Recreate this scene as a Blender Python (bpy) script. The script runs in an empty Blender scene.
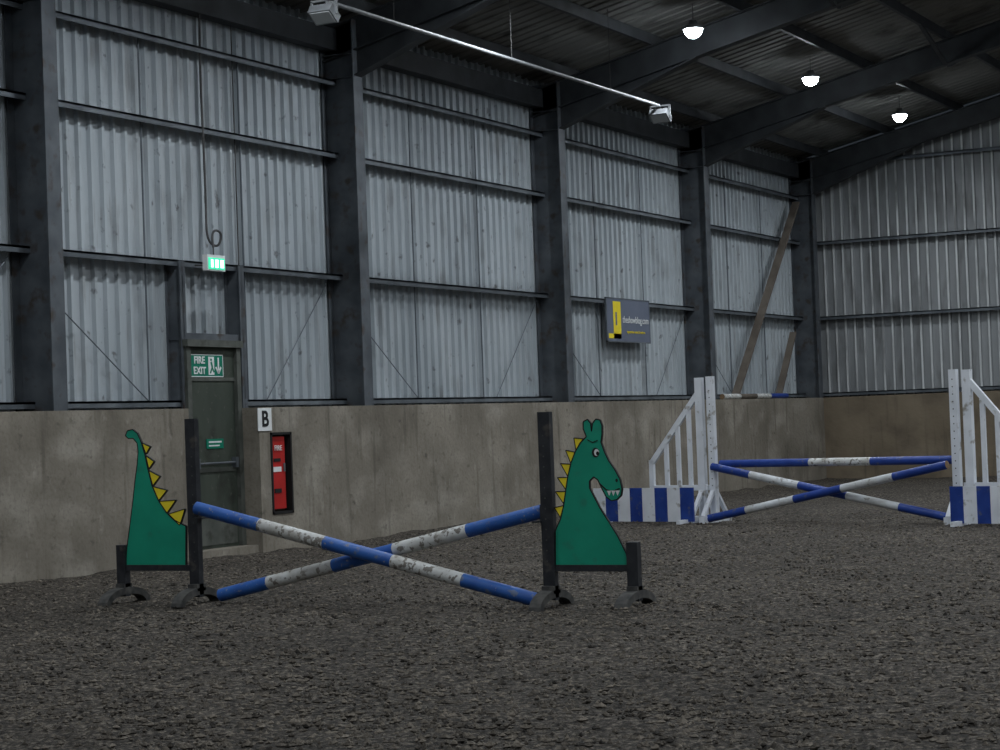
import bpy, bmesh, math, random
import numpy as np
from mathutils import Vector, Matrix
random.seed(3); np.random.seed(3)
S=bpy.context.scene
S.view_settings.view_transform='Standard'
S.view_settings.look='None'
S.view_settings.exposure=0.0
COL=S.collection

# ---------------------------------------------------------------- materials
def mat(name, c1, c2=None, scale=5.0, rough=0.7, metal=0.0, bump=0.0, bscale=None, stretch=(1,1,1),
        lo=0.35, hi=0.65, detail=6.0, spec=0.3, layers=(), bdist=0.02):
    """layers: (colour, scale, lo, hi, stretch, strength)"""
    m=bpy.data.materials.new(name); m.use_nodes=True
    nt=m.node_tree; N=nt.nodes; L=nt.links
    b=N['Principled BSDF']
    b.inputs['Roughness'].default_value=rough
    b.inputs['Metallic'].default_value=metal
    b.inputs['Specular IOR Level'].default_value=spec
    if c2 is None: c2=tuple(x*0.8 for x in c1)
    tc=N.new('ShaderNodeTexCoord')
    def noise(sc,st,det=detail):
        mp=N.new('ShaderNodeMapping'); mp.inputs['Scale'].default_value=st
        mp.inputs['Location'].default_value=(sc*1.7,sc*0.9,sc*2.3)
        n=N.new('ShaderNodeTexNoise'); n.inputs['Scale'].default_value=sc; n.inputs['Detail'].default_value=det
        L.new(tc.outputs['Object'],mp.inputs['Vector']); L.new(mp.outputs['Vector'],n.inputs['Vector'])
        return n
    n=noise(scale,stretch)
    r=N.new('ShaderNodeValToRGB')
    r.color_ramp.elements[0].position=lo; r.color_ramp.elements[0].color=(*c1,1)
    r.color_ramp.elements[1].position=hi; r.color_ramp.elements[1].color=(*c2,1)
    L.new(n.outputs['Fac'],r.inputs['Fac'])
    out=r.outputs['Color']
    for (c3,s3,lo3,hi3,st3,k3) in layers:
        n3=noise(s3,st3)
        r3=N.new('ShaderNodeMapRange'); r3.inputs['From Min'].default_value=lo3; r3.inputs['From Max'].default_value=hi3
        r3.inputs['To Max'].default_value=k3
        L.new(n3.outputs['Fac'],r3.inputs['Value'])
        mx=N.new('ShaderNodeMixRGB'); mx.inputs['Color2'].default_value=(*c3,1)
        L.new(r3.outputs['Result'],mx.inputs['Fac']); L.new(out,mx.inputs['Color1']); out=mx.outputs['Color']
    L.new(out,b.inputs['Base Color'])
    if bump>0:
        nb=noise(bscale or scale,(1,1,1),8.0)
        bm=N.new('ShaderNodeBump'); bm.inputs['Strength'].default_value=bump; bm.inputs['Distance'].default_value=bdist
        L.new(nb.outputs['Fac'],bm.inputs['Height']); L.new(bm.outputs['Normal'],b.inputs['Normal'])
    return m
def emis(name,c,s):
    m=bpy.data.materials.new(name); m.use_nodes=True
    b=m.node_tree.nodes['Principled BSDF']; b.inputs['Base Color'].default_value=(*c,1)
    b.inputs['Emission Color'].default_value=(*c,1); b.inputs['Emission Strength'].default_value=s
    return m
O1=(1,1,1)
M_clad=mat('cladding_sheet',(0.34,0.38,0.41),(0.42,0.46,0.49),scale=0.8,rough=0.5,stretch=(1,1,0.4),spec=0.4,
   layers=[((0.15,0.15,0.145),2.2,0.56,0.80,(1,1.3,0.6),0.7),((0.06,0.055,0.05),8,0.64,0.73,(1,1,0.8),0.7),
           ((0.22,0.22,0.21),6,0.58,0.72,(1,2.5,0.2),0.5),((0.50,0.53,0.55),1.6,0.60,0.8,(1,2,.3),0.5)])
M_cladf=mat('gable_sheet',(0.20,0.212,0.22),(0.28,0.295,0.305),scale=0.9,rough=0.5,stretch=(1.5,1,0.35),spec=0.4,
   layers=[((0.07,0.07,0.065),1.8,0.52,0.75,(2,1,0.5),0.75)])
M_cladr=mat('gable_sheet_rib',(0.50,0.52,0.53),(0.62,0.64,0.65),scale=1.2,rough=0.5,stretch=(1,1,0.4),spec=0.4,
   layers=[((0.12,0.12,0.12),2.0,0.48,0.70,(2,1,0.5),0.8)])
M_roof=mat('roof_sheet',(0.14,0.14,0.135),(0.20,0.20,0.19),scale=0.8,rough=0.8,layers=[((0.07,0.07,0.065),1.5,.55,.7,O1,1)])
M_steel=mat('painted_steel',(0.052,0.061,0.072),(0.096,0.108,0.122),scale=3,rough=0.55,spec=0.4,layers=[((0.05,0.04,0.035),6,.55,.7,O1,1)])
M_steeld=mat('dark_rafter_steel',(0.028,0.031,0.035),(0.05,0.055,0.06),scale=3,rough=0.6)
M_girt=mat('galvanised_girt',(0.08,0.093,0.107),(0.15,0.17,0.19),scale=2.5,rough=0.5,metal=0.2)
M_conc=mat('concrete',(0.26,0.235,0.195),(0.185,0.166,0.137),scale=0.9,rough=0.9,bump=0.45,bscale=14,spec=0.15,detail=10,
   layers=[((0.35,0.325,0.28),1.3,0.50,0.70,(1,1,1.5),0.7),((0.10,0.088,0.07),0.9,0.52,0.76,(1,1.2,0.8),0.75),
           ((0.085,0.075,0.06),3.5,0.56,0.74,(1,2.2,0.25),0.65),
           ((0.07,0.062,0.052),6.5,0.62,0.74,(1,1,1.4),0.6),((0.38,0.355,0.31),9,0.64,0.76,(1,1,.5),0.45),((0.12,0.105,0.085),28,0.5,0.7,O1,0.35)])
M_concf=mat('concrete_tan',(0.225,0.185,0.135),(0.16,0.13,0.093),scale=1.0,rough=0.9,bump=0.3,bscale=14,spec=0.1,
   layers=[((0.10,0.083,0.065),1.4,0.5,0.75,(1,1,1.5),0.7),((0.08,0.07,0.055),3.5,0.56,0.74,(2.2,1,0.25),0.5)])
M_black=mat('black_line',(0.008,0.008,0.008),(0.012,0.012,0.012),rough=0.6)
M_dark=mat('dark_charcoal_paint',(0.016,0.018,0.022),(0.03,0.032,0.037),scale=12,rough=0.5,layers=[((0.09,0.08,0.07),9,.62,.75,O1,.7)])
M_rub=mat('grey_rubber',(0.045,0.045,0.046),(0.09,0.088,0.082),scale=14,rough=0.8)
M_green=mat('dragon_green',(0.008,0.26,0.165),(0.010,0.30,0.19),scale=4,rough=0.55,layers=[((0.03,0.16,0.11),9,.6,.75,O1,.5)])
M_yel=mat('dragon_yellow',(0.85,0.68,0.03),(0.75,0.60,0.03),scale=10,rough=0.55)
M_white=mat('white_paint',(0.62,0.65,0.68),(0.50,0.52,0.54),scale=6,rough=0.5,layers=[((0.16,0.15,0.13),13,.60,.67,O1,.8),((0.34,0.33,0.30),5,.5,.7,O1,.5)])
M_whited=mat('chipped_white_paint',(0.64,0.66,0.66),(0.48,0.48,0.46),scale=8,rough=0.6,layers=[((0.14,0.125,0.105),22,.55,.61,O1,.9),((0.32,0.30,0.27),7,.5,.7,O1,.6)])
M_whitec=mat('clean_white_paint',(0.72,0.75,0.80),(0.62,0.65,0.70),scale=4,rough=0.5,layers=[((0.3,0.29,0.27),9,.60,.72,O1,1)])
M_blue=mat('blue_paint',(0.022,0.085,0.32),(0.032,0.12,0.40),scale=6,rough=0.45,layers=[((0.12,0.15,0.22),14,.58,.68,O1,.9),((0.25,0.25,0.25),30,.64,.70,O1,.8)])
M_blued=mat('dark_blue_paint',(0.012,0.038,0.21),(0.02,0.055,0.27),scale=6,rough=0.45,layers=[((0.10,0.11,0.17),12,.60,.70,O1,.7)])
M_pole_end=mat('wood_end_grain',(0.25,0.17,0.10),(0.15,0.10,0.06),scale=30,rough=0.8)
M_door=mat('green_grey_door_paint',(0.036,0.046,0.036),(0.055,0.066,0.052),scale=3,rough=0.7,stretch=(1,1,0.3),layers=[((0.02,0.022,0.017),2.5,.52,.7,O1,.9),((0.10,0.10,0.085),12,.62,.72,O1,.6)])
M_frame=mat('grey_door_frame',(0.065,0.072,0.063),(0.10,0.107,0.095),scale=5,rough=0.7,layers=[((0.03,0.03,0.025),7,.55,.7,O1,.7)])
M_red=mat('fire_red',(0.46,0.022,0.02),(0.36,0.018,0.015),scale=4,rough=0.4)
M_sgreen=mat('safety_green',(0.0,0.18,0.11),(0.0,0.16,0.10),rough=0.5)
M_swhite=mat('sign_white',(0.74,0.76,0.76),(0.68,0.70,0.70),rough=0.5)
M_navy=mat('banner_blue_grey',(0.11,0.13,0.18),(0.13,0.15,0.20),scale=2,rough=0.6)
M_wood=mat('weathered_timber',(0.09,0.075,0.062),(0.14,0.12,0.10),scale=4,rough=0.85,stretch=(1,1,0.3))
M_cable=mat('cable_grey',(0.05,0.05,0.05),(0.09,0.09,0.09),rough=0.6)
M_pipe=mat('conduit_grey',(0.26,0.27,0.28),(0.18,0.19,0.20),rough=0.5)
M_alu=mat('lamp_housing',(0.15,0.16,0.17),(0.24,0.25,0.26),rough=0.4,metal=0.4)
M_glass=mat('flood_glass',(0.35,0.37,0.38),(0.4,0.42,0.43),rough=0.15)
M_lit=emis('led_lens',(0.85,0.93,1.0),90)
M_exit=emis('exit_sign_lit',(0.05,0.75,0.40),0.7)
M_exitw=emis('exit_sign_lit_white',(0.8,1.0,0.9),1.8)

def ground_mat():
    m=bpy.data.materials.new('arena_footing'); m.use_nodes=True
    nt=m.node_tree; N=nt.nodes; L=nt.links; b=N['Principled BSDF']
    b.inputs['Roughness'].default_value=0.8; b.inputs['Specular IOR Level'].default_value=0.25
    tc=N.new('ShaderNodeTexCoord')
    def nz(sc,det=6,rough=0.6):
        n=N.new('ShaderNodeTexNoise'); n.inputs['Scale'].default_value=sc; n.inputs['Detail'].default_value=det; n.inputs['Roughness'].default_value=rough
        L.new(tc.outputs['Object'],n.inputs['Vector']); return n
    a=nz(28,7,0.7)
    r=N.new('ShaderNodeValToRGB'); e=r.color_ramp.elements
    e[0].position=0.40; e[0].color=(0.016,0.0135,0.011,1)
    e[1].position=0.66; e[1].color=(0.27,0.235,0.19,1)
    k=r.color_ramp.elements.new(0.52); k.color=(0.068,0.058,0.048,1)
    L.new(a.outputs['Fac'],r.inputs['Fac'])
    c=nz(0.5,5); mr=N.new('ShaderNodeMapRange'); mr.inputs['From Min'].default_value=0.3; mr.inputs['From Max'].default_value=0.7
    mr.inputs['To Min'].default_value=0.7; mr.inputs['To Max'].default_value=1.25
    L.new(c.outputs['Fac'],mr.inputs['Value'])
    mul=N.new('ShaderNodeMixRGB'); mul.blend_type='MULTIPLY'; mul.inputs['Fac'].default_value=1
    L.new(r.outputs['Color'],mul.inputs['Color1']); L.new(mr.outputs['Result'],mul.inputs['Color2'])
    L.new(mul.outputs['Color'],b.inputs['Base Color'])
    h1=nz(19,8,0.7)
    bm=N.new('ShaderNodeBump'); bm.inputs['Strength'].default_value=0.95; bm.inputs['Distance'].default_value=0.065
    L.new(h1.outputs['Fac'],bm.inputs['Height']); L.new(bm.outputs['Normal'],b.inputs['Normal'])
    return m
M_ground=ground_mat()
M_clod=mat('footing_clod',(0.022,0.019,0.016),(0.19,0.165,0.135),scale=9,rough=0.9,bump=0.5,bscale=60)

# ---------------------------------------------------------------- mesh builder
class MB:
    def __init__(s): s.v=[]; s.f=[]; s.m=[]; s.mats=[]
    def mi(s,m):
        if m not in s.mats: s.mats.append(m)
        return s.mats.index(m)
    def add(s,vs,fs,m):
        o=len(s.v); s.v+= [tuple(v) for v in vs]; i=s.mi(m)
        for f in fs: s.f.append([o+k for k in f]); s.m.append(i)
    def box(s,x0,x1,y0,y1,z0,z1,m):
        vs=[(x,y,z) for x in (x0,x1) for y in (y0,y1) for z in (z0,z1)]
        s.add(vs,[(0,1,3,2),(4,6,7,5),(0,4,5,1),(2,3,7,6),(0,2,6,4),(1,5,7,3)],m)
    def beam(s,p1,p2,w,h,m,up=(0,0,1)):
        p1=Vector(p1);p2=Vector(p2);d=(p2-p1).normalized();up=Vector(up)
        a=d.cross(up)
        if a.length<1e-4: a=d.cross(Vector((0,1,0)))
        a.normalize(); b=a.cross(d).normalized()
        vs=[p+a*(i*w/2)+b*(j*h/2) for p in (p1,p2) for i,j in ((-1,-1),(1,-1),(1,1),(-1,1))]
        s.add(vs,[(0,1,2,3),(4,7,6,5),(0,4,5,1),(1,5,6,2),(2,6,7,3),(3,7,4,0)],m)
    def cyl(s,p1,p2,r,m,n=16,r2=None,cap=None,segs=None):
        p1=Vector(p1);p2=Vector(p2);d=(p2-p1).normalized()
        a=d.cross(Vector((0,0,1)))
        if a.length<1e-3: a=d.cross(Vector((0,1,0)))
        a.normalize(); b=a.cross(d).normalized(); r2=r if r2 is None else r2
        segs=segs or [(1.0,m)]
        def ring(t):
            p=p1.lerp(p2,t); rr=r+(r2-r)*t
            return [p+(a*math.cos(2*math.pi*i/n)+b*math.sin(2*math.pi*i/n))*rr for i in range(n)]
        t0=0.0
        for te,mm in segs:
            s.add(ring(t0)+ring(te),[(i,(i+1)%n,n+(i+1)%n,n+i) for i in range(n)],mm); t0=te
        s.add(ring(0),[tuple(range(n))[::-1]],cap or segs[0][1]); s.add(ring(1),[tuple(range(n))],cap or segs[-1][1])
    def prism(s,poly,o,u,v,w,t,m):
        o=Vector(o);u=Vector(u);v=Vector(v);w=Vector(w); n=len(poly)
        A=[o+u*p[0]+v*p[1]-w*(t/2) for p in poly]; B=[o+u*p[0]+v*p[1]+w*(t/2) for p in poly]
        s.add(A+B,[tuple(range(n))[::-1],tuple(range(n,2*n))]+[(i,(i+1)%n,n+(i+1)%n,n+i) for i in range(n)],m)
    def outline(s,poly,o,u,v,w,t,lw,m):
        o=Vector(o);u=Vector(u);v=Vector(v)
        for i in range(len(poly)):
            p=poly[i];q=poly[(i+1)%len(poly)]
            a=o+u*p[0]+v*p[1];b=o+u*q[0]+v*q[1]
            if (b-a).length<1e-5: continue
            s.beam(a,b,t,lw,m,up=Vector(w).cross(b-a))
    def done(s,name,origin=(0,0,0),smooth=False,bevel=0.0,recalc=True,parent=None):
        O=Vector(origin)
        me=bpy.data.meshes.new(name)
        me.from_pydata([tuple(Vector(v)-O) for v in s.v],[],s.f)
        for m in s.mats: me.materials.append(m)
        me.polygons.foreach_set('material_index',s.m)
        if recalc:
            bm=bmesh.new(); bm.from_mesh(me)
            bmesh.ops.recalc_face_normals(bm,faces=bm.faces); bm.to_mesh(me); bm.free()
        if smooth:
            me.polygons.foreach_set('use_smooth',[True]*len(me.polygons))
            try: me.set_sharp_from_angle(angle=math.radians(35))
            except Exception: pass
        ob=bpy.data.objects.new(name,me); COL.objects.link(ob); ob.location=O
        if parent is not None:
            ob.parent=parent; ob.location=O-parent.location
        if bevel>0:
            md=ob.modifiers.new('bev','BEVEL'); md.width=bevel; md.segments=2; md.limit_method='ANGLE'
        return ob

def text(name,body,size,loc,rot,m,parent=None,sx=1.0,bold=0.0):
    c=bpy.data.curves.new(name,'FONT'); c.body=body; c.size=size; c.align_x='CENTER'; c.align_y='CENTER'
    c.extrude=0.002; c.offset=bold
    c.materials.append(m)
    o=bpy.data.objects.new(name,c); COL.objects.link(o)
    o.rotation_euler=rot; o.scale=(sx,1,1); o.location=loc
    if parent: o.parent=parent; o.location=Vector(loc)-parent.location
    return o
RX=(math.radians(90),0,math.radians(90))     # facing +X

# ---------------------------------------------------------------- constants
W=27.0; YB=-14.0; YF=40.05
EAVE=6.7; SL=0.225
RID=W/2
def roofz(x):
    return EAVE+SL*(x if x<=RID else W-x)
COLY=[15.94+6*n for n in range(-4,5)]
CT=1.71   # concrete top

def corr(mb,o,u,length,vv,depth,n,m,pitch=0.2):
    o=Vector(o);u=Vector(u);vv=Vector(vv);n=Vector(n)
    prof=[(0,0),(0.125,0),(0.14,1),(0.18,1)]
    pts=[]; cnt=int(length/pitch)
    for i in range(cnt):
        for a,h in prof: pts.append((i*pitch+a*pitch/0.2,h))
    pts.append((cnt*pitch,0))
    if cnt*pitch<length: pts.append((length,0))
    A=[o+u*a+n*(h*depth) for a,h in pts]; B=[p+vv for p in A]
    k=len(pts)
    mb.add(A+B,[(i,i+1,k+i+1,k+i) for i in range(k-1)],m)

# ---------------------------------------------------------------- floor (with loose clods on it)
def build_floor():
    nx,ny=276,545
    xs=np.linspace(-0.5,W+0.5,nx); ys=np.linspace(YB-0.5,YF+0.5,ny)
    X,Y=np.meshgrid(xs,ys)
    Z=np.zeros_like(X)
    for k in range(46):
        f=random.uniform(0.8,9.0); a=random.uniform(0,2*math.pi)
        Z+=(0.0035/ (1+0.10*f))*np.sin(f*(X*math.cos(a)+Y*math.sin(a))+random.uniform(0,6.28))
    Z+=np.random.uniform(-0.008,0.008,Z.shape)
    Z+=0.02*np.exp(-np.clip(X,0,None)/0.4)
    V=np.stack([X,Y,Z],-1).reshape(-1,3)
    i=np.arange(ny-1)[:,None]*nx+np.arange(nx-1)[None,:]
    F=np.stack([i,i+1,i+nx+1,i+nx],-1).reshape(-1,4).tolist()
    nq=len(F)
    n=46000
    d=6+22*np.random.rand(n)**1.6
    ang=np.random.uniform(-0.32,0.32,n)+math.radians(27.7)
    cx=13.41-np.sin(ang)*d; cy=np.cos(ang)*d
    ok=(cx>0.2)&(cx<W-.2); cx=cx[ok];cy=cy[ok]; n=len(cx)
    base=np.array([(1,0,0),(0,1,0),(-1,0,0),(0,-1,0),(0,0,1),(0,0,-1)],float)
    faces=np.array([(0,1,4),(1,2,4),(2,3,4),(3,0,4),(1,0,5),(2,1,5),(3,2,5),(0,3,5)])
    s=np.random.uniform(0.005,0.021,n)
    sc=np.stack([s*np.random.uniform(.7,1.6,n),s*np.random.uniform(.6,1.2,n),s*np.random.uniform(.5,.9,n)],-1)
    a=np.random.uniform(0,6.28,n); ca,sa=np.cos(a),np.sin(a)
    P=base[None]*sc[:,None,:]*np.random.uniform(.7,1.3,(n,6,1))
    Q=P.copy(); Q[...,0]=P[...,0]*ca[:,None]-P[...,1]*sa[:,None]; Q[...,1]=P[...,0]*sa[:,None]+P[...,1]*ca[:,None]
    ix=((cx-xs[0])/(xs[1]-xs[0])).astype(int); iy=((cy-ys[0])/(ys[1]-ys[0])).astype(int)
    Q[...,0]+=cx[:,None]; Q[...,1]+=cy[:,None]; Q[...,2]+=(Z[iy,ix]+0.004)[:,None]
    V2=Q.reshape(-1,3); F2=(faces[None]+6*np.arange(n)[:,None,None]).reshape(-1,3)+len(V)
    me=bpy.data.meshes.new('floor'); me.from_pydata(np.concatenate([V,V2]).tolist(),[],F+F2.tolist())
    me.materials.append(M_ground); me.materials.append(M_clod)
    me.polygons.foreach_set('material_index',[0]*nq+[1]*len(F2))
    me.polygons.foreach_set('use_smooth',[True]*nq+[False]*len(F2))
    ob=bpy.data.objects.new('floor',me); COL.objects.link(ob)
build_floor()

# ---------------------------------------------------------------- left wall
DY0,DY1=18.09,19.45      # opening in the concrete
DL=DY0+0.31              # left side of door frame
NY0,NY1,NZ0,NZ1=19.67,20.11,0.44,1.41   # extinguisher niche
mb=MB()
mb.box(-0.55,0,YB,DY0,-0.1,CT,M_conc)
mb.box(-0.55,-0.32,DY0,DL,-0.1,CT,M_conc)
mb.box(-0.55,0,DY1,NY0,-0.1,CT,M_conc)
mb.box(-0.55,0,NY0,NY1,-0.1,NZ0,M_conc)
mb.box(-0.55,0,NY0,NY1,NZ1,CT,M_conc)
mb.box(-0.55,-0.25,NY0,NY1,NZ0,NZ1,M_black)
mb.box(-0.55,0,NY1,YF+0.5,-0.1,CT,M_conc)
mb.box(-0.55,-0.05,DY0,DY1,-0.1,0.10,M_conc)
corr(mb,(-0.53,YB,CT),(0,1,0),YF-YB+0.5,(0,0,EAVE-CT+0.1),0.045,(1,0,0),M_clad)
mb.box(-0.62,-0.56,YB-0.5,YF+0.5,-0.1,EAVE+0.2,M_roof)
mb.done('wall_left',recalc=False)

def posts(mb,yy):
    for x in (6.75,13.5,20.25):
        mb.box(x-0.09,x+0.09,yy,yy+.015,CT,roofz(x)-.02,M_steel); mb.box(x-0.09,x+0.09,yy+.235,yy+.25,CT,roofz(x)-.02,M_steel)
        mb.box(x-.006,x+.006,yy+.015,yy+.235,CT,roofz(x)-.02,M_steel)
def gable(mb,y,n):
    pitch=0.2; prof=[(0,0),(0.125,0),(0.14,1),(0.18,1)]
    pts=[]; x=-0.55
    while x<W+0.55:
        for a,h in prof: pts.append((x+a,h))
        x+=pitch
    k=len(pts)
    A=[(p[0],y+n*p[1]*0.045,CT) for p in pts]; B=[(p[0],y+n*p[1]*0.045,roofz(min(max(p[0],0),W))+0.1) for p in pts]
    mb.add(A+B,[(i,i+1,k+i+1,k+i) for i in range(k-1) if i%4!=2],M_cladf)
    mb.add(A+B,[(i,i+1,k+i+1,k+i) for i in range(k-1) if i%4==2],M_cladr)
mb=MB()
mb.box(-0.55,W+.55,YF,YF+0.5,-0.1,CT,M_concf)
gable(mb,YF+0.46,-1); posts(mb,YF+0.05)
mb.prism([(-0.6,-.1),(W+.6,-.1),(W+.6,EAVE),(RID,roofz(RID)+.2),(-0.6,EAVE)],(0,YF+0.56,0),(1,0,0),(0,0,1),(0,1,0),0.04,M_roof)
mb.done('wall_far',recalc=False)
mb=MB()
mb.box(-0.55,W+.55,YB-.5,YB,-0.1,CT,M_concf); gable(mb,YB-0.46,1); posts(mb,YB-0.35)
mb.prism([(-0.6,-.1),(W+.6,-.1),(W+.6,EAVE),(RID,roofz(RID)+.2),(-0.6,EAVE)],(0,YB-0.56,0),(1,0,0),(0,0,1),(0,1,0),0.04,M_roof)
mb.done('wall_near',recalc=False)
mb=MB()
mb.box(W,W+0.55,YB,YF+.5,-0.1,CT,M_conc)
corr(mb,(W+0.53,YB,CT),(0,1,0),YF-YB+0.5,(0,0,EAVE-CT+0.1),0.035,(-1,0,0),M_clad)
mb.box(W+0.56,W+0.62,YB-0.5,YF+0.5,-0.1,EAVE+0.2,M_roof)
mb.done('wall_right',recalc=False)

mb=MB()
PUR=0.2
for sgn in (0,1):
    x0=-0.6 if sgn==0 else W+0.6
    z0=EAVE-SL*0.6+PUR
    corr(mb,(x0,YB-.5,z0),(0,1,0),YF-YB+1.1,(RID-x0,0,roofz(RID)+PUR-z0),0.02,(0,0,-1),M_roof,pitch=0.25)
    corr(mb,(x0,YB-.5,z0+.08),(0,1,0),YF-YB+1.1,(RID-x0,0,roofz(RID)+PUR-z0),0.02,(0,0,1),M_roof,pitch=0.25)
mb.done('ceiling',recalc=False)

mb=MB()
for side in (0,1):
    x=0.15
    while x<RID-0.2:
        xx=x if side==0 else W-x
        z=roofz(xx)
        mb.box(xx-0.03,xx+0.03,YB,YF+.45,z+0.0,z+PUR-0.04,M_steeld)
        x+=1.45
mb.done('roof_purlins')

mb=MB()
GZ=[1.80,3.40,4.98,5.92]
for side in (0,1):
    def bx(x0,x1,*a):
        if side==0: mb.box(x0,x1,*a)
        else: mb.box(W-x1,W-x0,*a)
    for gz in GZ:
        bx(-0.49,-0.33,YB,YF+.4,gz-0.012,gz+0.012,M_girt)
        bx(-0.35,-0.33,YB,YF+.4,gz-0.06,gz+0.012,M_girt)
    bx(-0.49,-0.30,YB,YF+.4,EAVE-0.38,EAVE-0.10,M_steeld)
for yy,s in ((YF+0.42,-1),(YB-0.42,1)):
    for gz in (1.80,3.40,4.98,6.62):
        x0,x1=(-0.45,W+.45) if gz<EAVE-0.1 else (0.2,W-.2)
        a,b=sorted((yy,yy+s*0.16)); mb.box(x0,x1,a,b,gz-0.012,gz+0.012,M_girt)
        a,b=sorted((yy+s*0.14,yy+s*0.16)); mb.box(x0,x1,a,b,gz-0.06,gz+0.012,M_girt)
mb.done('wall_girts')

mb=MB()
for i,y in enumerate(COLY[:-1]):
    for f in (0.34,0.66):
        yy=y+6*f
        for a,b in zip(GZ[:-1],GZ[1:]):
            mb.cyl((-0.45,yy,a),(-0.45,yy,b),0.011,M_girt,n=6)
    mb.cyl((-0.42,y+0.25,GZ[1]-0.4),(-0.42,y+2.0,GZ[0]),0.007,M_girt,n=6)
    mb.cyl((-0.42,y+5.75,GZ[1]-0.1),(-0.42,y+4.3,GZ[0]),0.007,M_girt,n=6)
mb.done('wall_tie_rods')

def ibeam_v(mb,x0,x1,y,z0,z1,bf=0.22,tf=0.016,tw=0.012,m=None):
    m=m or M_steel
    mb.box(x0,x0+tf,y-bf/2,y+bf/2,z0,z1,m); mb.box(x1-tf,x1,y-bf/2,y+bf/2,z0,z1,m)
    mb.box(x0+tf,x1-tf,y-tw/2,y+tw/2,z0,z1,m)
for y in COLY:
    for side in (0,1):
        mb=MB()
        x0,x1=(-0.50,0.0) if side==0 else (W,W+0.50)
        ibeam_v(mb,x0,x1,y,CT,EAVE-0.02,m=M_steel)
        for z in (EAVE-0.75,EAVE-0.45):
            mb.box(x0+.016,x1-.016,y-0.09,y+0.09,z-.006,z+.006,M_steel)
        for gz in GZ[1:]:
            xx=x0 if side==0 else x1-0.16
            mb.box(xx,xx+0.16,y-0.13,y+0.13,gz+0.012,gz+0.02,M_girt)
        mb.done('steel_column',origin=((x0+x1)/2,y,CT))

for y in COLY:
    mb=MB()
    D=0.42; bf=0.18
    for side in (0,1):
        def P(x,z): return (x if side==0 else W-x, z)
        xs=-0.48
        def strip(pts,half,m=M_steeld):
            mb.prism([P(*p) for p in pts],(0,y,0),(1,0,0),(0,0,1),(0,1,0),half*2,m)
        def line(pA,pB,t,half):
            strip([pA,pB,(pB[0],pB[1]+t),(pA[0],pA[1]+t)],half)
        t=0.016
        line((xs,EAVE+SL*xs-t),(RID,roofz(RID)-t),t,bf/2)
        line((xs,EAVE+SL*xs-D),(RID,roofz(RID)-D),t,bf/2)
        strip([(xs,EAVE+SL*xs-D+t),(RID,roofz(RID)-D+t),(RID,roofz(RID)-t),(xs,EAVE+SL*xs-t)],0.006)
        hx=2.3
        line((0.0,5.95),(hx,EAVE+SL*hx-D-0.01),t,bf/2)
        strip([(0.0,5.96),(hx,EAVE+SL*hx-D),(0.0,EAVE-D)],0.006)
    mb.done('roof_rafter',origin=(RID,y,8))

mb=MB()
for y in (33.94,27.94):
    for x in (4.5,):
        mb.beam((x,y+0.1,roofz(x)-0.42),(x,y+1.6,roofz(x)+0.02),0.06,0.06,M_steeld)
        mb.beam((x,y-0.1,roofz(x)-0.42),(x,y-1.6,roofz(x)+0.02),0.06,0.06,M_steeld)
mb.done('rafter_stays')
mb=MB(); mb.beam((-0.2,39.4,5.75),(-0.2,35.45,1.74),0.05,0.15,M_wood,up=(1,0,0))
mb.beam((-0.2,38.9,3.05),(-0.2,37.85,1.74),0.05,0.13,M_wood,up=(1,0,0))
mb.done('timber_brace')

# ---------------------------------------------------------------- door
mb=MB()
XD=-0.28
mb.box(XD-0.05,XD,DL+0.07,DY1-0.07,0.10,2.05,M_door)
mb.box(XD-0.05,XD+0.005,DL+0.07,DY1-0.07,2.05,2.42,M_door)
mb.box(XD-0.03,XD+0.05,DL+.002,DL+0.08,0.1,2.5,M_frame); mb.box(XD-0.03,XD+0.05,DY1-0.08,DY1-.002,0.1,2.5,M_frame)
mb.box(XD-0.03,XD+0.08,DL-0.02,DY1+0.02,2.42,2.50,M_frame)
mb.box(XD-0.03,XD+0.012,DL+0.08,DY1-0.08,2.03,2.07,M_frame)
mb.box(XD-0.002,XD+0.015,DL+0.12,DY1-0.12,0.98,1.03,M_frame)
mb.box(XD-0.002,XD+0.008,DL+0.12,DY1-0.12,0.14,0.45,M_frame)
mb.cyl((XD+0.05,DL+0.15,1.08),(XD+0.05,DY1-0.15,1.08),0.014,M_steel,n=8)
for y in (DL+0.15,DY1-0.15): mb.box(XD,XD+0.065,y-0.025,y+0.025,1.02,1.14,M_steel)
mb.done('door_1',origin=(XD,(DL+DY1)/2,0.1))
mb=MB()
for y in (DL+0.02,DY1+0.13):
    mb.box(-0.49,-0.27,y-0.006,y+0.006,CT,GZ[1],M_steel)
    mb.box(-0.285,-0.27,y-0.05,y+0.05,CT,GZ[1],M_steel)
    mb.box(-0.49,-0.475,y-0.05,y+0.05,CT,GZ[1],M_steel)
mb.box(-0.48,-0.30,DL,DY1+.1,2.50,2.58,M_steel)
mb.box(-0.48,-0.32,DY1-0.02,DY1+.1,CT,2.5,M_steel)
mb.done('trim_1')

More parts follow.
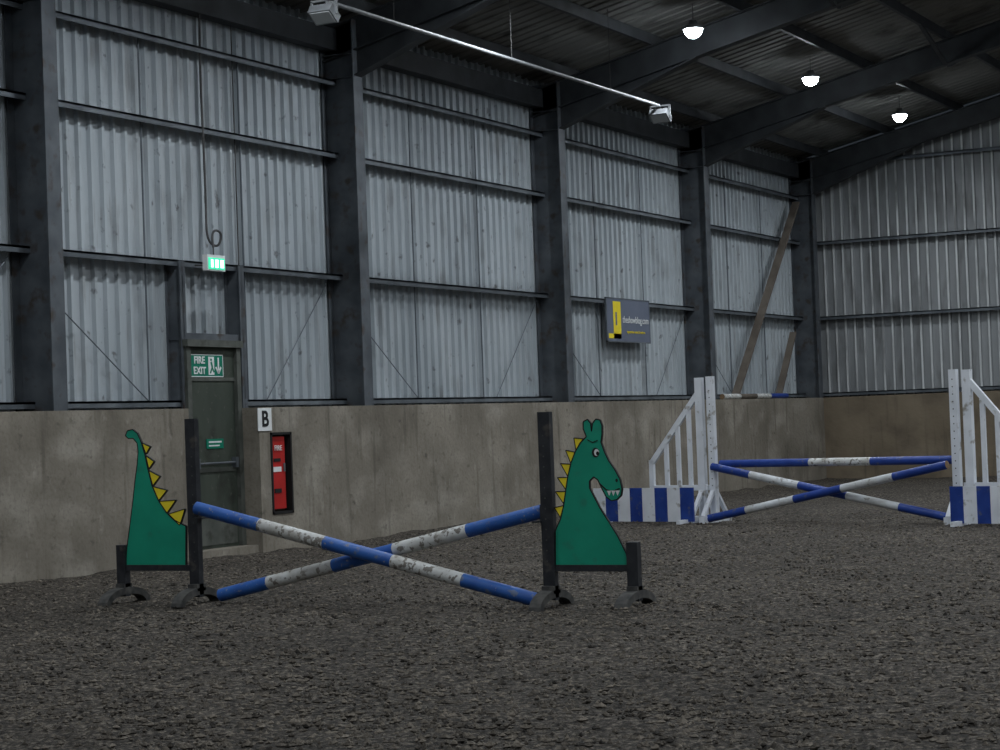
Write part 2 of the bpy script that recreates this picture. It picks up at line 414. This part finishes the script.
# fire exit sign
s0,s1=18.51,19.13
mb=MB()
mb.box(XD+0.006,XD+0.018,s0,s1,2.085,2.325,M_sgreen)
for a in ((s0-.01,s0,2.075,2.335),(s1,s1+.01,2.075,2.335),(s0-.01,s1+.01,2.075,2.085),(s0-.01,s1+.01,2.325,2.335)):
    mb.box(XD+0.006,XD+0.0185,*a,M_swhite)
xs=XD+0.018; q=s0+0.34
mb.box(xs,xs+0.003,q,q+0.11,2.10,2.31,M_swhite)
def ln(a,b,w,m): mb.beam((xs+0.004,a[0],a[1]),(xs+0.004,b[0],b[1]),0.004,w,m,up=Vector((1,0,0)).cross(Vector((0,b[0]-a[0],b[1]-a[1]))))
ln((q+.05,2.25),(q+.07,2.19),0.03,M_sgreen); ln((q+.07,2.19),(q+.03,2.12),0.02,M_sgreen); ln((q+.07,2.19),(q+.1,2.13),0.02,M_sgreen)
mb.cyl((xs+.003,q+.05,2.275),(xs+.006,q+.05,2.275),0.015,M_sgreen,n=10)
q=s0+0.53
ln((q,2.30),(q,2.13),0.025,M_swhite); ln((q-.05,2.19),(q,2.12),0.025,M_swhite); ln((q+.05,2.19),(q,2.12),0.025,M_swhite)
sg=mb.done('fire_exit_sign',origin=(XD+0.012,(s0+s1)/2,2.2))
text('sign_text_fire','FIRE',0.115,(XD+0.022,s0+0.165,2.265),RX,M_swhite,sg,sx=1.0,bold=0.003)
text('sign_text_exit','EXIT',0.115,(XD+0.022,s0+0.165,2.145),RX,M_swhite,sg,sx=1.0,bold=0.003)
mb=MB(); mb.box(XD+0.001,XD+0.01,18.78,19.11,1.25,1.36,M_sgreen)
mb.box(XD+0.01,XD+0.012,18.82,19.07,1.315,1.335,M_swhite); mb.box(XD+0.01,XD+0.012,18.82,19.03,1.275,1.29,M_swhite)
mb.done('push_bar_notice',origin=(XD+0.005,18.96,1.3))

# exit light
mb=MB(); yc=18.64
mb.box(-0.02,0.05,yc-.17,yc+.17,3.27,3.45,M_swhite)
mb.box(0.05,0.056,yc-.155,yc+.155,3.285,3.415,M_exit)
for a,b in ((-.11,-.07),(-.03,.03),(.07,.13)): mb.box(0.056,0.059,yc+a,yc+b,3.305,3.395,M_exitw)
mb.cyl((0.015,yc,3.45),(0.015,yc,3.56),0.008,M_cable,n=6)
mb.beam((-0.02,yc+.1,3.36),(-0.32,yc+.1,3.36),0.02,0.02,M_cable)
mb.done('emergency_exit_light',origin=(0.015,yc,3.4))
def tube(name,pts,r,m):
    cu=bpy.data.curves.new(name,'CURVE'); cu.dimensions='3D'; sp=cu.splines.new('NURBS'); sp.points.add(len(pts)-1)
    for p,q in zip(sp.points,pts): p.co=(*q,1)
    sp.use_endpoint_u=True; sp.order_u=3; cu.bevel_depth=r; cu.bevel_resolution=2; cu.materials.append(m)
    o=bpy.data.objects.new(name,cu); COL.objects.link(o); return o
tube('light_cable',[(-0.35,19.03,6.6),(-0.35,19.01,5.9),(-0.33,18.98,5.2),(-0.33,19.0,4.5),(-0.30,18.96,4.0),(-0.22,18.84,3.75),(-0.12,18.76,3.60),(-0.06,18.85,3.56),(-0.04,18.90,3.72),(-0.04,18.76,3.76),(-0.02,18.66,3.68),(0.015,yc,3.54)],0.014,M_cable)
tube('wall_conduit',[(-0.42,19.75,6.6),(-0.42,19.75,5),(-0.42,19.75,3.4)],0.008,M_cable)

# B dressage marker
mb=MB(); mb.box(0.0,0.012,19.42,19.70,1.43,1.70,M_swhite); s=mb.done('dressage_letter_marker',origin=(0.006,19.56,1.565),bevel=0.003)
text('letter_b','B',0.26,(0.015,19.56,1.565),RX,M_black,s,sx=1.0,bold=0.006)

# fire point cabinet in niche
mb=MB()
y0,y1,z0,z1=NY0,NY1,NZ0,NZ1
for a in ((y0,y0+.03,z0,z1),(y1-.03,y1,z0,z1),(y0,y1,z0,z0+.03),(y0,y1,z1-.03,z1)): mb.box(-0.10,0.012,*a,M_black)
mb.box(-0.24,-0.03,y0+0.03,y1-0.10,z0+0.06,z1-0.05,M_red)
mb.box(-0.03,-0.022,y0+0.07,y1-0.19,z0+0.50,z0+0.56,M_swhite)
mb.box(-0.03,-0.022,y0+0.10,y1-0.2,z0+0.62,z0+0.66,M_black)
mb.box(-0.03,-0.022,y0+0.10,y1-0.2,z0+0.25,z0+0.30,M_black)
mb.cyl((-0.02,y1-0.13,z0+0.5),(-0.02,y1-0.13,z0+0.6),0.012,M_alu,n=8)
cab=mb.done('fire_extinguisher_cabinet',origin=(-0.1,(y0+y1)/2,0.93))
text('cabinet_text','FIRE',0.09,(-0.018,y0+.19,1.22),RX,M_swhite,cab)

# banner
mb=MB(); bz0,bz1,ba,bb=2.72,3.42,30.0,31.75
mb.box(-0.31,-0.29,ba,bb,bz0,bz1,M_navy)
mb.box(-0.29,-0.286,ba+.25,ba+.55,2.76,3.38,M_yel)
mb.box(-0.29,-0.284,ba+.33,ba+.39,2.98,3.20,M_navy)
mb.box(-0.29,-0.286,ba+.05,ba+.55,2.76,2.84,M_yel)
for y in (ba-.02,bb): mb.box(-0.315,-0.285,y,y+.02,2.70,3.44,M_girt)
for z in (2.70,3.42): mb.box(-0.315,-0.285,ba-.02,bb+.02,z,z+.02,M_girt)
for y in (ba+.25,bb-.25): mb.box(-0.325,-0.31,y,y+0.05,2.7,3.42,M_girt)
bn=mb.done('sponsor_banner',origin=(-0.3,(ba+bb)/2,3.07))
text('banner_text','theshowblog.com',0.165,(-0.284,ba+1.16,3.08),RX,M_swhite,bn,sx=0.92)
text('banner_small_text','equestrian news & reviews',0.07,(-0.284,ba+1.16,2.88),RX,M_yel,bn)

# ---------------------------------------------------------------- jump parts
def arch_foot(mb,x,y,L,H,w,th,m,z=0.0):
    n=14; pts=[]
    for i in range(n+1):
        a=math.pi*i/n; pts.append((-math.cos(a)*L/2, math.sin(a)*H))
    inner=[]
    for i in range(n,-1,-1):
        a=math.pi*i/n; inner.append((-math.cos(a)*(L/2-th), math.sin(a)*(H-th)))
    mb.prism(pts+inner,(x,y,z),(0,1,0),(0,0,1),(1,0,0),w,m)

def dragon_wing(kind,x,y):
    mb=MB(); PW=0.10
    s=-1 if kind=='tail' else 1
    H=1.55 if kind=='tail' else 1.49
    ext=0.77 if kind=='tail' else 0.70
    mb.box(x-PW/2,x+PW/2,y-0.03,y+0.03,0.05,H,M_dark)
    for k in range(13):
        z=0.35+k*0.08
        mb.cyl((x-s*0.01,y-0.0305,z),(x-s*0.01,y-0.0315,z),0.007,M_rub,n=8)
    xo=x+s*ext
    mb.box(xo-0.045,xo+0.045,y-0.035,y+0.035,0.05,0.49,M_dark)
    mb.box(min(x,xo),max(x,xo),y-0.025,y+0.025,0.27,0.32,M_dark)
    arch_foot(mb,x,y,0.60,0.14,0.10,0.06,M_rub,-0.01); arch_foot(mb,xo,y,0.60,0.14,0.10,0.06,M_rub,-0.01)
    mb.box(x-.05,x+.05,y-.06,y+.06,0.10,0.16,M_rub); mb.box(xo-.045,xo+.045,y-.055,y+.055,0.10,0.16,M_rub)
    if kind=='tail':
        bx,by,sx,sy=198,603,94.7,117.6
    else:
        bx,by,sx,sy=553,606,115.0,131.0
    def T(p): return ((p[0]+0.037*(by-p[1])-bx)/sx,(by-p[1])/sy)
    if kind=='tail':
        body=[(127,566),(187,566),(187,527),(176,521),(167,512),(159,500),(153,486),(149,470),(146,456),(142,442),(138,433),(133,429),(128,430),(126,435),(129,438),(134,438),(138,443),(139,452),(138,465),(136,480),(134,500),(131,525),(128,548)]
        sp=[[(143,443),(147,454),(151,447)],[(147,456),(150,469),(155,462)],[(150,471),(154,486),(161,477)],[(154,487),(160,501),(168,491)],[(160,502),(168,514),(177,501)],[(169,515),(181,526),(186,510)]]
    else:
        body=[(557,568),(628,568),(625,553),(617,536),(608,521),(600,508),(595,498),(590,488),(590,481),(594,477),(598,480),(602,489),(606,497),(611,501),(616,500),(620,496),(621,489),(619,480),(614,470),(608,461),(604,452),(601,443),(602,435),(602,427),(600,421),(596,420),(593,424),(592,432),(591,424),(588,420),(584,422),(584,429),(587,437),(581,443),(576,452),(572,463),(569,476),(567,490),(565,505),(562,518),(557,530)]
        sp=[[(584,439),(577,450),(575,438)],[(576,452),(572,463),(567,450)],[(572,464),(569,476),(562,463)],[(569,477),(567,489),(559,477)],[(567,491),(565,503),(557,491)],[(565,505),(562,517),(556,507)]]
    u=(1,0,0);v=(0,0,1);w=(0,1,0); o=(x,y,0)
    body=[T(p) for p in body]; mb.prism(body,o,u,v,w,0.018,M_green); mb.outline(body,o,u,v,w,0.021,0.009,M_black)
    for t in sp:
        t=[T(p) for p in t]; mb.prism(t,o,u,v,w,0.0195,M_yel); mb.outline(t,o,u,v,w,0.023,0.007,M_black)
    if kind!='tail':
        for sgn in (-1,1):
            yy=y+sgn*0.0105
            def disc(px,py,r,m,k=1.0,lift=0):
                q=T((px,py)); pts=[(q[0]+r*math.cos(a*math.pi/8),q[1]+k*r*math.sin(a*math.pi/8)) for a in range(16)]
                mb.prism(pts,(x,yy+sgn*lift,0),u,v,w,0.003,m)
            disc(596,453,0.030,M_black,1.2); disc(597,453,0.021,M_swhite,1.25,0.001); disc(598,454,0.013,M_black,1.2,0.002)
            disc(616,481,0.010,M_black,1.3)
            ml=[T(p) for p in [(600,484),(606,490),(612,492),(619,489)]]
            for a,b in zip(ml[:-1],ml[1:]):
                A=Vector((x+a[0],yy,a[1]));B=Vector((x+b[0],yy,b[1])); mb.beam(A,B,0.004,0.010,M_black,up=Vector((0,1,0)).cross(B-A))
            for px in (609,613,617):
                t=[T(p) for p in [(px-2,491),(px+2,491),(px,496)]]; mb.prism(t,(x,yy,0),u,v,w,0.005,M_swhite)
            ml=[T(p) for p in [(588,440),(593,443),(598,441)]]
            for a,b in zip(ml[:-1],ml[1:]):
                A=Vector((x+a[0],yy,a[1]));B=Vector((x+b[0],yy,b[1])); mb.beam(A,B,0.004,0.007,M_black,up=Vector((0,1,0)).cross(B-A))
    zc=0.78 if kind=='tail' else 0.72
    xi=x-s*PW/2
    mb.box(min(xi,xi-s*0.05),max(xi,xi-s*0.05),y-0.09,y+0.09,zc-0.075,zc-0.062,M_dark)
    mb.box(min(xi,xi-s*0.008),max(xi,xi-s*0.008),y-0.03,y+0.03,zc-0.08,zc+0.06,M_dark)
    nm='dragon_tail_jump_wing' if kind=='tail' else 'dragon_head_jump_wing'
    mb.done(nm,origin=(x,y,0))
LX,RXp,JY=3.25,6.58,13.74
dragon_wing('tail',LX,JY); dragon_wing('head',RXp,JY)

def pole(p1,p2,cuts,cols,r=0.052):
    mb=MB(); segs=[(c,m) for c,m in zip(cuts,cols)]
    mb.cyl(p1,p2,r,None,n=20,segs=segs,cap=M_pole_end)
    c=(Vector(p1)+Vector(p2))/2
    return mb.done('jump_pole',origin=c,smooth=True)
B_,Wh=M_blue,M_whited
pole((LX+0.065,JY-0.055,0.80),(RXp-0.10,JY-0.06,0.055),[0.2,0.4,0.6,0.8,1.0],[B_,Wh,B_,Wh,B_],r=0.055)
pole((LX+0.2,JY+0.06,0.06),(RXp-0.06,JY+0.055,0.73),[0.16,0.37,0.56,0.78,1.0],[B_,Wh,B_,Wh,B_],r=0.055)

# ---- second jump
A2=Vector((3.43,24.9,0)); B2=Vector((7.09,24.05,0)); d2=(B2-A2).normalized(); n2=Vector((-d2.y,d2.x,0))
def white_wing(base,outdir,H,name='white_jump_wing'):
    mb=MB(); o=Vector(outdir)
    Z=Vector((0,0,1))
    def bar(a,b,w,t,m=M_whitec):
        mb.beam(base+o*a[0]+Z*a[1],base+o*b[0]+Z*b[1],w,t,m,up=n2)
    bar((-0.09,0.04),(-0.09,H),0.10,0.07); bar((0.09,0.04),(0.09,H-0.01),0.11,0.07)
    bar((0.10,1.74),(0.92,0.80),0.075,0.045)
    bar((0.92,0.40),(0.92,0.84),0.075,0.045)
    bar((0.0,0.46),(0.92,0.46),0.07,0.045)
    for a in (0.28,0.47,0.67): bar((a,0.46),(a,1.74-(a-0.10)*1.146),0.06,0.035)
    for k in range(16):
        p=base-o*0.09+Z*(0.4+k*0.09)-n2*0.036
        mb.cyl(p,p-n2*0.002,0.008,M_black,n=8)
    for a in (-0.09,0.09,0.88):
        mb.beam(base+o*a-n2*0.32+Z*0.045,base+o*a+n2*0.32+Z*0.045,0.08,0.09,M_whitec)
        if a<0.6:
            for sg in (-1,1): mb.beam(base+o*a+n2*sg*0.28+Z*0.09,base+o*a+n2*sg*0.03+Z*0.42,0.06,0.035,M_whitec)
    bar((0.92,0.05),(0.92,0.46),0.07,0.045)
    return mb.done(name,origin=base)
white_wing(A2,-d2,1.94); white_wing(B2,d2,1.87)
def striped_filler(c,dirv,length,h,n,first=0):
    mb=MB(); c=Vector(c); d=Vector(dirv); w=length/n
    for i in range(n):
        m=M_blued if (i+first)%2==0 else M_whitec
        a=c+d*(i*w);b=c+d*((i+1)*w)
        mb.beam(a+Vector((0,0,h/2+.02)),b+Vector((0,0,h/2+.02)),0.03,h-0.02,m)
    for t in (0.12,length-0.12):
        nn=Vector((-d.y,d.x,0))
        mb.beam(c+d*t-nn*.2+Vector((0,0,.03)),c+d*t+nn*.2+Vector((0,0,.03)),0.06,0.06,M_whitec)
    return mb.done('striped_jump_filler',origin=c)
striped_filler(A2-d2*1.63-n2*0.40,d2,1.66,0.47,8,1)
striped_filler(B2+d2*0.06-n2*0.48,d2,1.4,0.46,8,0)
P=lambda base,a,off,z: base+d2*a+n2*off+Vector((0,0,z))
b=M_blued; w=M_white
pole(P(A2,0.15,0.09,0.77),P(B2,-0.15,0.09,0.77),[0.40,0.66,1.0],[b,M_whited,b])
pole(P(A2,0.12,-0.07,0.74),P(B2,-0.12,-0.07,0.06),[0.17,0.38,0.58,0.79,1.0],[b,w,b,w,b])
pole(P(A2,0.12,-0.19,0.06),P(B2,-0.12,-0.19,0.72),[0.17,0.38,0.58,0.79,1.0],[b,w,b,w,b])
pole((-0.08,34.5,CT+0.052),(-0.08,38.0,CT+0.052),[0.25,0.5,0.72,1.0],[M_whited,M_wood,M_whited,b],r=0.05)

# ---------------------------------------------------------------- lights
def area(name,loc,size,power,parent,color=(0.90,0.955,1.0)):
    l=bpy.data.lights.new(name,'AREA'); l.shape='DISK'; l.size=size; l.energy=power; l.color=color; l.spread=math.radians(162)
    o=bpy.data.objects.new(name,l); COL.objects.link(o); o.parent=parent; o.location=Vector(loc)-parent.location
rows=[2.75,10.2,16.8,24.25]
for rx in rows:
    for i in range(10):
        y=37.0-5.15*i
        z=roofz(rx)-0.38
        mb=MB()
        mb.cyl((rx,y,z+0.03),(rx,y,z+0.08),0.15,M_alu,n=24)
        mb.cyl((rx,y,z+0.08),(rx,y,z+0.16),0.08,M_alu,n=16,r2=0.05)
        mb.cyl((rx,y,z+0.16),(rx,y,roofz(rx)+0.02),0.006,M_cable,n=6)
        R=0.13; prev=(R,z+0.03)
        for k in range(1,5):
            a=k*math.pi/2/5; cur=(R*math.cos(a),z+0.03-0.13*math.sin(a))
            mb.cyl((rx,y,prev[1]),(rx,y,cur[1]),prev[0],M_lit,n=20,r2=cur[0]); prev=cur
        L=mb.done('high_bay_light',origin=(rx,y,z+0.1))
        pw=(100 if rx<5 else 130)*(0.75 if y>36 else (1.0 if y>14 else (0.85 if y>8 else (0.55 if y>3 else 0.35))))
        area('lamp',(rx,y,z-0.12),0.14,pw,L)

# floodlights on a conduit rail
mb=MB()
mb.cyl((2.0,18.1,6.0),(2.0,27.1,6.0),0.024,M_pipe,n=12)
for y in (19.5,22.4,25.4): mb.cyl((2.0,y,6.0),(2.0,y,roofz(2.0)),0.005,M_cable,n=6)
mb.done('light_rail')
for y in (18.03,27.15):
    mb=MB(); c=Vector((2.0,y,5.86))
    R=Matrix.Rotation(math.radians(-35),4,'X')
    def rb(x0,x1,y0,y1,z0,z1,m):
        k=len(mb.v); mb.box(x0,x1,y0,y1,z0,z1,m)
        for i in range(k,len(mb.v)): mb.v[i]=tuple(c+(R@Vector(mb.v[i])))
    rb(-0.14,0.14,-0.10,0.10,-0.06,0.04,M_alu); rb(-0.12,0.12,-0.08,0.08,-0.066,-0.06,M_glass)
    for k in range(6): rb(-0.12+k*0.045,-0.11+k*0.045,-0.08,0.08,0.04,0.07,M_alu)
    mb.box(1.84,1.86,y-.02,y+.02,5.84,6.0,M_alu); mb.box(2.14,2.16,y-.02,y+.02,5.84,6.0,M_alu); mb.box(1.84,2.16,y-.02,y+.02,5.99,6.01,M_alu)
    mb.done('floodlight',origin=c)

w=bpy.data.worlds.new('world'); S.world=w; w.use_nodes=True
w.node_tree.nodes['Background'].inputs['Color'].default_value=(0.02,0.025,0.03,1)

# ---------------------------------------------------------------- camera
cd=bpy.data.cameras.new('camera'); cam=bpy.data.objects.new('camera',cd); COL.objects.link(cam)
cd.sensor_width=36; cd.lens=72; cd.clip_end=300
Zc=Vector((-0.037,1,-0.0245)).normalized(); Yc=Vector((1050,-10.15,-2000)).normalized()
Xc=Yc.cross(Zc).normalized(); Yc=Zc.cross(Xc).normalized()
Mx=Matrix((Xc,Yc,Zc)).to_4x4(); Mx.translation=Vector((13.41,0,1.41))
cam.matrix_world=Mx
S.camera=cam
